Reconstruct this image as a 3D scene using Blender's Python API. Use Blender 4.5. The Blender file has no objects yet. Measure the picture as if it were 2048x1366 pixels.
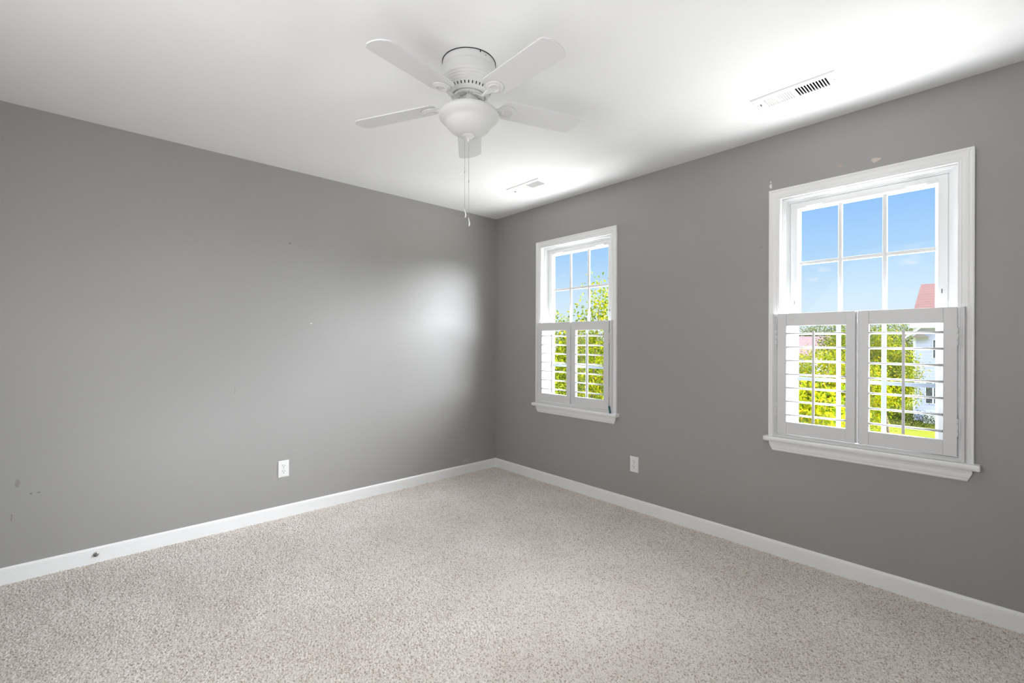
import bpy, math, random
import numpy as np
from mathutils import Vector, Matrix

# ------------------------------------------------------------------ camera, world, lights, exposure
C = bpy.context.scene.collection
S = bpy.context.scene
H = 2.44
CAM = (3.4302, -2.9188, 1.2357)
cam = bpy.data.cameras.new('camera'); co = bpy.data.objects.new('camera', cam); C.objects.link(co)
cam.sensor_width = 36.0; cam.lens = 16.0; cam.clip_start = 0.02; cam.clip_end = 500
_r = Vector((0.67460, 0.73817, 0.00295)); _u = Vector((-0.00226, -0.00193, 1.0)); _f = Vector((-0.73818, 0.67461, -0.00036))
co.matrix_world = Matrix(((_r.x, _u.x, -_f.x, CAM[0]), (_r.y, _u.y, -_f.y, CAM[1]), (_r.z, _u.z, -_f.z, CAM[2]), (0, 0, 0, 1)))
S.camera = co
S.view_settings.view_transform = 'Standard'
S.view_settings.look = 'None'
S.view_settings.gamma = 1.0
S.view_settings.use_curve_mapping = False
S.view_settings.exposure = 0.12
S.cycles.max_bounces = 10
S.cycles.diffuse_bounces = 6
S.cycles.transparent_max_bounces = 12
S.cycles.sample_clamp_indirect = 6.0
S.cycles.caustics_reflective = False
S.cycles.caustics_refractive = False

HAZE = 4.0
def build_world():
    w = bpy.data.worlds.new('sky'); S.world = w; w.use_nodes = True
    nt = w.node_tree; nt.nodes.clear()
    N = nt.nodes.new; L = nt.links.new
    out = N('ShaderNodeOutputWorld'); bg = N('ShaderNodeBackground'); L(bg.outputs[0], out.inputs[0])
    tc = N('ShaderNodeTexCoord'); sep = N('ShaderNodeSeparateXYZ'); L(tc.outputs['Generated'], sep.inputs[0])
    rmp = N('ShaderNodeValToRGB'); L(sep.outputs[2], rmp.inputs[0])
    e = rmp.color_ramp.elements
    e[0].position = 0.0; e[0].color = (0.80, 0.91, 1.0, 1)
    e[1].position = 0.27; e[1].color = (0.285, 0.55, 1.0, 1)
    x = e.new(0.08); x.color = (0.68, 0.86, 1.0, 1)
    x = e.new(0.17); x.color = (0.44, 0.70, 1.0, 1)
    x = e.new(0.5); x.color = (0.78, 0.88, 1.0, 1)
    # small fair-weather clouds low over the roofs
    mp = N('ShaderNodeMapping'); mp.inputs['Scale'].default_value = (9, 9, 26); L(tc.outputs['Generated'], mp.inputs[0])
    no = N('ShaderNodeTexNoise'); no.inputs['Scale'].default_value = 1.6; no.inputs['Detail'].default_value = 5; L(mp.outputs[0], no.inputs['Vector'])
    cr = N('ShaderNodeValToRGB'); L(no.outputs[0], cr.inputs[0])
    cr.color_ramp.elements[0].position = 0.60; cr.color_ramp.elements[1].position = 0.78
    band = N('ShaderNodeValToRGB'); L(sep.outputs[2], band.inputs[0])
    b = band.color_ramp.elements; b[0].position = 0.06; b[0].color = (0, 0, 0, 1); b[1].position = 0.2; b[1].color = (0, 0, 0, 1)
    x = b.new(0.115); x.color = (1, 1, 1, 1)
    mu = N('ShaderNodeMath'); mu.operation = 'MULTIPLY'; L(cr.outputs[0], mu.inputs[0]); L(band.outputs[0], mu.inputs[1])
    mx = N('ShaderNodeMixRGB'); L(mu.outputs[0], mx.inputs[0]); L(rmp.outputs[0], mx.inputs[1]); mx.inputs[2].default_value = (0.93, 0.96, 1.0, 1)
    L(mx.outputs[0], bg.inputs[0])
    # bright high haze: the sky grows much brighter well above the roofs
    mr = N('ShaderNodeMapRange'); mr.interpolation_type = 'SMOOTHSTEP'; L(sep.outputs[2], mr.inputs[0])
    mr.inputs['From Min'].default_value = 0.29; mr.inputs['From Max'].default_value = 0.55
    mr.inputs['To Min'].default_value = 0.92; mr.inputs['To Max'].default_value = HAZE; L(mr.outputs[0], bg.inputs[1])
build_world()

def light(name, kind, loc, target, energy, color, **kw):
    l = bpy.data.lights.new(name, kind); o = bpy.data.objects.new(name, l); C.objects.link(o)
    l.energy = energy; l.color = color
    for k, v in kw.items(): setattr(l, k, v)
    o.location = loc
    o.rotation_euler = (Vector(target) - Vector(loc)).to_track_quat('-Z', 'Y').to_euler()
    return o
# hazy sun low beyond the right-hand end of the window wall
light('sun', 'SUN', (10, 7, 5), (10 - 0.78, 7 - 0.52, 5 - 0.60), 43.0, (0.93, 0.955, 1.0), angle=math.radians(66))
# added unseen lamps low outside, brightening the ceiling up through each window
light('ceiling_fill', 'AREA', (2.4, 6.6, -1.7), (2.4, 6.6, 5), 5200, (0.965, 0.962, 1.0), shape='RECTANGLE', size=10.0, size_y=8.8)
light('ceiling_fill', 'AREA', (2.2, 1.0, -1.3), (2.2, 1.0, 5), 900, (0.965, 0.962, 1.0), shape='RECTANGLE', size=7.0, size_y=1.5)
# added lamp beside the large window, aimed through it to brighten the left wall
light('side_fill', 'AREA', (4.0, 1.0, 2.12), (2.9, 0.0, 1.64), 43, (0.90, 0.95, 1.0), shape='RECTANGLE', size=0.8, size_y=0.8, spread=math.radians(62))
# added soft fill in front of the solid wall behind the camera
light('rear_fill', 'AREA', (2.35, -3.62, 1.6), (1.7, 0.0, 2.1), 31, (0.985, 0.985, 1.0), shape='RECTANGLE', size=2.2, size_y=1.5)

# added unseen uplight behind the camera, fills the room off the ceiling
light('uplight_fill', 'AREA', (3.1, -3.1, 0.35), (3.0, -3.0, 2.44), 10, (0.98, 0.985, 1.0), shape='RECTANGLE', size=1.3, size_y=1.0)

# ------------------------------------------------------------------ mesh helpers
class MB:
    def __init__(s): s.v = []; s.f = []; s.m = []; s.s = []
    def add(s, vs, fs, m=0, smooth=False):
        o = len(s.v); s.v += [tuple(v) for v in vs]
        for f in fs: s.f.append(tuple(i + o for i in f)); s.m.append(m); s.s.append(smooth)
    def box(s, x0, x1, y0, y1, z0, z1, m=0):
        s.add([(x0, y0, z0), (x1, y0, z0), (x1, y1, z0), (x0, y1, z0), (x0, y0, z1), (x1, y0, z1), (x1, y1, z1), (x0, y1, z1)],
              [(0, 3, 2, 1), (4, 5, 6, 7), (0, 1, 5, 4), (1, 2, 6, 5), (2, 3, 7, 6), (3, 0, 4, 7)], m)
    def prism(s, poly, fn, d0, d1, m=0, smooth=False):
        """poly: list of 2D points; fn(a, b, d) -> 3D; extruded from d0 to d1"""
        n = len(poly)
        s.add([fn(a, b, d0) for a, b in poly] + [fn(a, b, d1) for a, b in poly], [], m)
        o = len(s.v) - 2 * n
        for i in range(n):
            j = (i + 1) % n; s.f.append((o + i, o + j, o + n + j, o + n + i)); s.m.append(m); s.s.append(smooth)
        s.f.append(tuple(o + i for i in range(n))[::-1]); s.m.append(m); s.s.append(False)
        s.f.append(tuple(o + n + i for i in range(n))); s.m.append(m); s.s.append(False)
    def lathe(s, prof, cx, cy, n=64, m=0, smooth=True, sx=1, sy=1, fn=None):
        vs = []
        for r, z in prof:
            for k in range(n):
                a = 2 * math.pi * k / n
                p = (cx + r * math.cos(a) * sx, cy + r * math.sin(a) * sy, z)
                vs.append(fn(*p) if fn else p)
        fs = []
        for i in range(len(prof) - 1):
            for k in range(n):
                k2 = (k + 1) % n; fs.append((i * n + k, i * n + k2, (i + 1) * n + k2, (i + 1) * n + k))
        if prof[0][0] > 1e-6: fs.append(tuple(range(n)))
        if prof[-1][0] > 1e-6: fs.append(tuple(range((len(prof) - 1) * n, len(prof) * n))[::-1])
        s.add(vs, fs, m, smooth)
    def tube(s, pts, rad, n=8, m=0):
        P = [Vector(p) for p in pts]; R = rad if isinstance(rad, (list, tuple)) else [rad] * len(P)
        vs = []; prev = None
        for i, p in enumerate(P):
            t = (P[min(i + 1, len(P) - 1)] - P[max(i - 1, 0)]).normalized()
            a = prev if prev is not None else (Vector((0, 0, 1)) if abs(t.z) < .9 else Vector((1, 0, 0)))
            u = (a - t * a.dot(t)).normalized(); prev = u; w = t.cross(u)
            vs += [p + (u * math.cos(2 * math.pi * k / n) + w * math.sin(2 * math.pi * k / n)) * R[i] for k in range(n)]
        fs = [(i * n + k, i * n + (k + 1) % n, (i + 1) * n + (k + 1) % n, (i + 1) * n + k) for i in range(len(P) - 1) for k in range(n)]
        fs += [tuple(range(n))[::-1], tuple(range((len(P) - 1) * n, len(P) * n))]
        s.add(vs, fs, m, True)
    def ring(s, xl, xr, zb, zt, prof, y0=0.0, closed=True, m=0):
        """mitred frame in a wall plane; prof: closed loop of (u inward, d toward the room)"""
        n = len(prof)
        def corners(u): 
            c = [(xl + u, (zb + u) if closed else zb), (xl + u, zt - u), (xr - u, zt - u), (xr - u, (zb + u) if closed else zb)]
            return c
        vs = []
        for k in range(4):
            for u, d in prof:
                x, z = corners(u)[k]; vs.append((x, y0 - d, z))
        fs = []
        for k in range(4 if closed else 3):
            k2 = (k + 1) % 4
            for i in range(n):
                j = (i + 1) % n; fs.append((k * n + i, k * n + j, k2 * n + j, k2 * n + i))
        if not closed: fs += [tuple(range(n))[::-1], tuple(range(3 * n, 4 * n))]
        s.add(vs, fs, m)
    def cells(s, xs, ys, zs, empty, m=0):
        """solid made of grid cells; only boundary faces are kept; empty: set of (i,j,k)"""
        nx, ny, nz = len(xs) - 1, len(ys) - 1, len(zs) - 1
        full = lambda i, j, k: 0 <= i < nx and 0 <= j < ny and 0 <= k < nz and (i, j, k) not in empty
        idx = {}
        def V(i, j, k):
            key = (i, j, k)
            if key not in idx: idx[key] = len(s.v); s.v.append((xs[i], ys[j], zs[k]))
            return idx[key]
        D = [((-1, 0, 0), [(0, 0, 0), (0, 0, 1), (0, 1, 1), (0, 1, 0)]), ((1, 0, 0), [(1, 0, 0), (1, 1, 0), (1, 1, 1), (1, 0, 1)]),
             ((0, -1, 0), [(0, 0, 0), (1, 0, 0), (1, 0, 1), (0, 0, 1)]), ((0, 1, 0), [(0, 1, 0), (0, 1, 1), (1, 1, 1), (1, 1, 0)]),
             ((0, 0, -1), [(0, 0, 0), (0, 1, 0), (1, 1, 0), (1, 0, 0)]), ((0, 0, 1), [(0, 0, 1), (1, 0, 1), (1, 1, 1), (0, 1, 1)])]
        for i in range(nx):
            for j in range(ny):
                for k in range(nz):
                    if not full(i, j, k): continue
                    for (a, b, c), q in D:
                        if not full(i + a, j + b, k + c):
                            s.f.append(tuple(V(i + p, j + r, k + t) for p, r, t in q)); s.m.append(m); s.s.append(False)
    def build(s, name, mats, parent=None, origin=(0, 0, 0), bevel=0, fixn=True):
        me = bpy.data.meshes.new(name)
        o3 = Vector(origin)
        me.from_pydata([tuple(Vector(v) - o3) for v in s.v], [], s.f)
        for mt in (mats if isinstance(mats, (list, tuple)) else [mats]): me.materials.append(mt)
        me.polygons.foreach_set('material_index', s.m); me.polygons.foreach_set('use_smooth', s.s); me.update()
        if fixn:
            import bmesh
            bm = bmesh.new(); bm.from_mesh(me); bmesh.ops.recalc_face_normals(bm, faces=bm.faces); bm.to_mesh(me); bm.free()
        ob = bpy.data.objects.new(name, me); C.objects.link(ob)
        if parent is not None:
            ob.parent = parent
        else: ob.location = o3
        if bevel:
            b = ob.modifiers.new('bevel', 'BEVEL'); b.width = bevel; b.segments = 2; b.limit_method = 'ANGLE'; b.angle_limit = math.radians(40)
            b.harden_normals = False
        return ob

def thing(name, loc, label=None, cat=None, group=None, kind=None):
    o = bpy.data.objects.new(name, None); C.objects.link(o); o.location = loc; o.empty_display_size = 0.05
    tag(o, label, cat, group, kind); return o
def tag(o, label=None, cat=None, group=None, kind=None):
    if label: o['label'] = label
    if cat: o['category'] = cat
    if group: o['group'] = group
    if kind: o['kind'] = kind
    return o

# ------------------------------------------------------------------ materials
def mat(name, col, rough=0.5, spec=0.5, metal=0.0, noise=None, bump=None, sub=0):
    m = bpy.data.materials.new(name); m.use_nodes = True; nt = m.node_tree
    b = nt.nodes['Principled BSDF']; N = nt.nodes.new; L = nt.links.new
    b.inputs['Base Color'].default_value = (*col, 1); b.inputs['Roughness'].default_value = rough
    b.inputs['Specular IOR Level'].default_value = spec; b.inputs['Metallic'].default_value = metal
    tc = N('ShaderNodeTexCoord')
    if noise:
        sc, amt = noise
        n = N('ShaderNodeTexNoise'); n.inputs['Scale'].default_value = sc; n.inputs['Detail'].default_value = 4; L(tc.outputs['Object'], n.inputs['Vector'])
        r = N('ShaderNodeValToRGB'); L(n.outputs[0], r.inputs[0]); e = r.color_ramp.elements
        e[0].position = .3; e[1].position = .7
        e[0].color = (*[c * (1 - amt) for c in col], 1); e[1].color = (*[min(1, c * (1 + amt)) for c in col], 1)
        L(r.outputs[0], b.inputs['Base Color'])
    if bump:
        sc, st, dist = bump
        n = N('ShaderNodeTexNoise'); n.inputs['Scale'].default_value = sc; n.inputs['Detail'].default_value = 3; L(tc.outputs['Object'], n.inputs['Vector'])
        bp = N('ShaderNodeBump'); bp.inputs['Strength'].default_value = st; bp.inputs['Distance'].default_value = dist
        L(n.outputs[0], bp.inputs['Height']); L(bp.outputs[0], b.inputs['Normal'])
    return m

def wall_paint(name, col, spots):
    """eggshell grey paint; spots: (centre, radii, colour, amount) patches of worn or filled paint"""
    m = mat(name, col, 0.42, 0.5, noise=(1.3, 0.02), bump=(260, 0.10, 0.002)); nt = m.node_tree; N = nt.nodes.new; L = nt.links.new
    b = nt.nodes['Principled BSDF']; cur = b.inputs['Base Color'].links[0].from_socket
    geo = N('ShaderNodeNewGeometry')
    wob = N('ShaderNodeTexNoise'); wob.inputs['Scale'].default_value = 60; L(geo.outputs['Position'], wob.inputs['Vector'])
    ws = N('ShaderNodeVectorMath'); ws.operation = 'SCALE'; ws.inputs['Scale'].default_value = 0.02; L(wob.outputs['Color'], ws.inputs[0])
    wp = N('ShaderNodeVectorMath'); wp.operation = 'ADD'; L(geo.outputs['Position'], wp.inputs[0]); L(ws.outputs[0], wp.inputs[1])
    for cen, rad, colr, amt in spots:
        a = N('ShaderNodeVectorMath'); a.operation = 'SUBTRACT'; L(wp.outputs[0], a.inputs[0]); a.inputs[1].default_value = [c + .01 for c in cen]
        d = N('ShaderNodeVectorMath'); d.operation = 'DIVIDE'; L(a.outputs[0], d.inputs[0]); d.inputs[1].default_value = rad
        ln = N('ShaderNodeVectorMath'); ln.operation = 'LENGTH'; L(d.outputs[0], ln.inputs[0])
        mr = N('ShaderNodeMapRange'); mr.inputs['From Min'].default_value = 0.85; mr.inputs['From Max'].default_value = 1.05
        mr.inputs['To Min'].default_value = amt; mr.inputs['To Max'].default_value = 0; L(ln.outputs['Value'], mr.inputs[0])
        mx = N('ShaderNodeMixRGB'); L(mr.outputs[0], mx.inputs[0]); L(cur, mx.inputs[1]); mx.inputs[2].default_value = (*colr, 1)
        cur = mx.outputs[0]
    L(cur, b.inputs['Base Color'])
    return m
GREY = (0.342, 0.334, 0.322)
M = {}
M['wall_left'] = wall_paint('grey_paint_left', GREY, [
    ((0, -1.91, 1.922), (.1, .004, .006), (.12, .11, .1), .8), ((0, -1.765, 1.361), (.1, .008, .006), (.8, .8, .8), .8),
    ((0, -2.245, .905), (.1, .002, .022), (.2, .19, .18), .5), ((0, -3.215, .50), (.1, .009, .022), (.18, .17, .16), .5),
    ((0, -3.165, .44), (.1, .006, .006), (.1, .1, .1), .6), ((0, -3.14, .435), (.1, .007, .004), (.1, .1, .1), .6),
    ((0, -3.235, .33), (.1, .003, .02), (.16, .15, .15), .5), ((0, -.36, .12), (.1, .05, .012), (.5, .49, .48), .35)])
M['wall_right'] = wall_paint('grey_paint_right', GREY, [
    ((2.968, 0, 2.163), (.021, .1, .012), (.62, .53, .46), .9), ((2.818, 0, 2.172), (.012, .1, .009), (.45, .36, .30), .8),
    ((2.482, 0, 2.150), (.006, .1, .013), (.8, .79, .76), .9), ((2.482, 0, 2.176), (.004, .1, .005), (.8, .79, .76), .8),
    ((2.43, 0, 1.80), (.012, .1, .008), (.26, .25, .25), .4)])
M['wall_back'] = mat('grey_paint_back', GREY, 0.42, 0.5, noise=(1.3, .02))
M['ceiling'] = mat('ceiling_paint', (0.90, 0.90, 0.90), 0.85, 0.2, noise=(2, .008), bump=(180, .05, .002))
M['trim'] = mat('white_trim_paint', (0.88, 0.88, 0.88), 0.32, 0.5, noise=(3, .01))
M['shutter'] = mat('white_shutter_paint', (0.715, 0.715, 0.72), 0.38, 0.5, noise=(3, .01))
M['vinyl'] = mat('white_vinyl', (0.83, 0.84, 0.85), 0.3, 0.5, noise=(3, .01))
M['shaded_grille'] = mat('vinyl_painted_shade', (0.27, 0.315, 0.40), 0.35, 0.4, noise=(9, .02))  # white grille bars with their backlit blue-grey shade put into the colour
M['fan'] = mat('white_enamel', (0.72, 0.72, 0.715), 0.35, 0.5, noise=(5, .01))
M['blade'] = mat('white_blade_laminate', (0.74, 0.74, 0.75), 0.45, 0.4, noise=(8, .01))
M['frost'] = mat('frosted_white_glass', (0.72, 0.72, 0.72), 0.55, 0.5, noise=(4, .006))
M['dark'] = mat('dark_recess', (0.025, 0.025, 0.025), 0.8, 0.2, noise=(20, .2))
M['duct'] = mat('galvanised_duct', (0.16, 0.16, 0.165), 0.6, 0.4, noise=(20, .15))
M['metal'] = mat('brushed_nickel', (0.45, 0.44, 0.42), 0.35, 0.5, 1.0, noise=(60, .1))
M['brass'] = mat('aged_brass', (0.38, 0.30, 0.16), 0.4, 0.5, 1.0, noise=(60, .1))
M['chain'] = mat('bead_chain', (0.50, 0.50, 0.48), 0.35, 0.5, 0.6, noise=(60, .1))
M['plastic'] = mat('white_plastic', (0.82, 0.82, 0.81), 0.3, 0.5, noise=(9, .01))
M['vent'] = mat('white_vent_enamel', (0.84, 0.84, 0.84), 0.4, 0.5, noise=(9, .01))
M['tape'] = mat('teal_tape', (0.012, 0.085, 0.11), 0.5, 0.4, noise=(90, .1))
M['rubber'] = mat('grey_rubber', (0.16, 0.16, 0.16), 0.6, 0.4, noise=(60, .1))

def glass_mat():
    m = bpy.data.materials.new('window_glass'); m.use_nodes = True; nt = m.node_tree; nt.nodes.clear(); N = nt.nodes.new; L = nt.links.new
    o = N('ShaderNodeOutputMaterial'); t = N('ShaderNodeBsdfTransparent'); t.inputs[0].default_value = (0.97, 0.98, 0.985, 1)
    g = N('ShaderNodeBsdfGlossy'); g.inputs['Roughness'].default_value = 0.02
    fr = N('ShaderNodeFresnel'); fr.inputs[0].default_value = 1.45
    sc = N('ShaderNodeMath'); sc.operation = 'MULTIPLY'; sc.inputs[1].default_value = 0.35; L(fr.outputs[0], sc.inputs[0])
    mx = N('ShaderNodeMixShader'); L(sc.outputs[0], mx.inputs[0]); L(t.outputs[0], mx.inputs[1]); L(g.outputs[0], mx.inputs[2]); L(mx.outputs[0], o.inputs[0])
    return m
M['glass'] = glass_mat()

def carpet_mat():
    m = mat('beige_carpet', (0.55, 0.51, 0.47), 0.95, 0.05); nt = m.node_tree; N = nt.nodes.new; L = nt.links.new; b = nt.nodes['Principled BSDF']
    tc = N('ShaderNodeTexCoord')
    v = N('ShaderNodeTexVoronoi'); v.inputs['Scale'].default_value = 215; L(tc.outputs['Object'], v.inputs['Vector'])
    sp = N('ShaderNodeSeparateColor'); L(v.outputs['Color'], sp.inputs[0])
    r = N('ShaderNodeValToRGB'); L(sp.outputs[0], r.inputs[0]); e = r.color_ramp.elements
    e[0].position = 0; e[0].color = (0.39, 0.32, 0.26, 1); e[1].position = 1; e[1].color = (0.86, 0.82, 0.77, 1)
    x = e.new(.12); x.color = (0.54, 0.48, 0.42, 1); x = e.new(.32); x.color = (0.74, 0.695, 0.64, 1)
    n = N('ShaderNodeTexNoise'); n.inputs['Scale'].default_value = 3.0; n.inputs['Detail'].default_value = 4; L(tc.outputs['Object'], n.inputs['Vector'])
    r2 = N('ShaderNodeValToRGB'); L(n.outputs[0], r2.inputs[0]); e = r2.color_ramp.elements
    e[0].position = .3; e[0].color = (0.90, 0.885, 0.865, 1); e[1].position = .7; e[1].color = (1, 1, 1, 1)
    mx = N('ShaderNodeMixRGB'); mx.blend_type = 'MULTIPLY'; mx.inputs[0].default_value = 1; L(r.outputs[0], mx.inputs[1]); L(r2.outputs[0], mx.inputs[2])
    L(mx.outputs[0], b.inputs['Base Color'])
    n2 = N('ShaderNodeTexNoise'); n2.inputs['Scale'].default_value = 420; n2.inputs['Detail'].default_value = 2; L(tc.outputs['Object'], n2.inputs['Vector'])
    bp = N('ShaderNodeBump'); bp.inputs['Strength'].default_value = .5; bp.inputs['Distance'].default_value = .003; L(n2.outputs[0], bp.inputs['Height']); L(bp.outputs[0], b.inputs['Normal'])
    return m
M['carpet'] = carpet_mat()

def leaf_mat(name, stops):
    m = bpy.data.materials.new(name); m.use_nodes = True; nt = m.node_tree; nt.nodes.clear(); N = nt.nodes.new; L = nt.links.new
    o = N('ShaderNodeOutputMaterial'); a = N('ShaderNodeAttribute'); a.attribute_name = 'tone'
    r = N('ShaderNodeValToRGB'); L(a.outputs['Fac'], r.inputs[0]); e = r.color_ramp.elements
    e[0].position = stops[0][0]; e[0].color = (*stops[0][1], 1); e[1].position = stops[-1][0]; e[1].color = (*stops[-1][1], 1)
    for p, c in stops[1:-1]: x = e.new(p); x.color = (*c, 1)
    d = N('ShaderNodeBsdfDiffuse'); t = N('ShaderNodeBsdfTranslucent'); L(r.outputs[0], d.inputs[0]); L(r.outputs[0], t.inputs[0])
    mx = N('ShaderNodeMixShader'); mx.inputs[0].default_value = .5; L(d.outputs[0], mx.inputs[1]); L(t.outputs[0], mx.inputs[2]); L(mx.outputs[0], o.inputs[0])
    return m
M['leaf'] = leaf_mat('yellow_green_leaves', [(0, (.010, .02, .005)), (.32, (.05, .085, .006)), (.62, (.15, .18, .005)), (.86, (.27, .215, .006)), (1, (.28, .10, .015))])
M['leaf_green'] = leaf_mat('green_leaves', [(0, (.010, .02, .006)), (.4, (.04, .062, .01)), (.8, (.11, .125, .01)), (1, (.19, .16, .012))])
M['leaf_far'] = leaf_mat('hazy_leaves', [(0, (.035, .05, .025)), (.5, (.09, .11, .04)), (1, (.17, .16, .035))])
M['bark'] = mat('bark', (0.12, 0.085, 0.06), 0.9, 0.2, noise=(12, .3), bump=(30, .5, .02))

def lawn_mat():
    m = mat('lawn_grass', (.26, .30, .015), 0.9, 0.1); nt = m.node_tree; N = nt.nodes.new; L = nt.links.new; b = nt.nodes['Principled BSDF']
    tc = N('ShaderNodeTexCoord'); n = N('ShaderNodeTexNoise'); n.inputs['Scale'].default_value = 1.2; n.inputs['Detail'].default_value = 8; L(tc.outputs['Object'], n.inputs['Vector'])
    r = N('ShaderNodeValToRGB'); L(n.outputs[0], r.inputs[0]); e = r.color_ramp.elements
    e[0].position = .3; e[0].color = (.085, .105, .004, 1); e[1].position = .7; e[1].color = (.15, .155, .005, 1)
    L(r.outputs[0], b.inputs['Base Color']); return m
M['lawn'] = lawn_mat()

def banded(name, col, dark, axis, per, width, rough=.6):
    """horizontal courses (siding, shingles): a darker joint line every `per` metres along one axis"""
    m = mat(name, col, rough, .3); nt = m.node_tree; N = nt.nodes.new; L = nt.links.new; b = nt.nodes['Principled BSDF']
    tc = N('ShaderNodeTexCoord'); sp = N('ShaderNodeSeparateXYZ'); L(tc.outputs['Object'], sp.inputs[0])
    d = N('ShaderNodeMath'); d.operation = 'DIVIDE'; d.inputs[1].default_value = per; L(sp.outputs[axis], d.inputs[0])
    f = N('ShaderNodeMath'); f.operation = 'FRACT'; L(d.outputs[0], f.inputs[0])
    g = N('ShaderNodeMath'); g.operation = 'LESS_THAN'; g.inputs[1].default_value = width; L(f.outputs[0], g.inputs[0])
    n = N('ShaderNodeTexNoise'); n.inputs['Scale'].default_value = 2.5; n.inputs['Detail'].default_value = 6; L(tc.outputs['Object'], n.inputs['Vector'])
    r = N('ShaderNodeValToRGB'); L(n.outputs[0], r.inputs[0]); e = r.color_ramp.elements
    e[0].position = .35; e[0].color = (*[c * .85 for c in col], 1); e[1].position = .65; e[1].color = (*col, 1)
    mx = N('ShaderNodeMixRGB'); L(g.outputs[0], mx.inputs[0]); L(r.outputs[0], mx.inputs[1]); mx.inputs[2].default_value = (*dark, 1); L(mx.outputs[0], b.inputs['Base Color'])
    return m
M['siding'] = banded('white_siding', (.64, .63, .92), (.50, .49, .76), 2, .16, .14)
M['shingle'] = banded('red_brown_shingles', (.105, .044, .038), (.070, .029, .026), 2, .16, .2, .9)
M['shingle_far'] = banded('pinkish_shingles', (.135, .082, .085), (.105, .062, .064), 2, .3, .15, .9)
M['shop_glass'] = mat('dark_house_pane', (.10, .10, .14), .15, .5, noise=(6, .5))
M['brown'] = mat('brown_gable_boards', (.30, .24, .24), .8, .2, noise=(5, .1))
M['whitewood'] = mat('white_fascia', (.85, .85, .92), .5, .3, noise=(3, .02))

# ------------------------------------------------------------------ room shell
RX, RY, T = 3.78, -3.75, 0.14
W1 = (0.567, 0.855); W2 = (2.4775, 0.8455)               # left edge and width of each window's casing
ZT, ZS = 2.117, 0.692                                   # casing top, top of the stool
VENTS = [(2.727, -0.4385), (0.9085, -0.447)]
VL, VW = 0.352, 0.148                                    # ceiling register
def vent_halves(cx): return [(cx - .128, cx - .006), (cx + .010, cx + .140)]
VH = 0.0425

mb = MB()
xs = [-T, W1[0] + .05, W1[0] + W1[1] - .05, W2[0] + .05, W2[0] + W2[1] - .05, RX + T]
mb.cells(xs, [0, T], [-.3, ZS - .012, ZT - .05, H + .25], {(1, 0, 1), (3, 0, 1)})
tag(mb.build('wall_right', M['wall_right']), kind='structure')
mb = MB(); mb.box(-T, 0, RY, 0, -.3, H + .25); tag(mb.build('wall_left', M['wall_left']), kind='structure')
mb = MB(); mb.box(RX, RX + T, RY - T, 0, -.3, H + .25); tag(mb.build('wall_front', M['wall_back']), kind='structure')
mb = MB(); mb.box(-T, RX, RY - T, RY, -.3, H + .25); tag(mb.build('wall_back', M['wall_back']), kind='structure')
# ceiling with the two register openings
xs = sorted({0, RX} | {e for cx, cy in VENTS for h in [(cx - .129, cx + .141)] for e in h})
ys = sorted({RY, 0} | {e for cx, cy in VENTS for e in (cy - VH, cy + VH)})
holes = set()
for i in range(len(xs) - 1):
    for j in range(len(ys) - 1):
        mx_, my_ = (xs[i] + xs[i + 1]) / 2, (ys[j] + ys[j + 1]) / 2
        if any(cx - .13 < mx_ < cx + .142 and cy - VH < my_ < cy + VH for cx, cy in VENTS): holes.add((i, j, 0))
mb = MB(); mb.cells(xs, ys, [H, H + .1], holes); tag(mb.build('ceiling', M['ceiling']), kind='structure')

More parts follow.
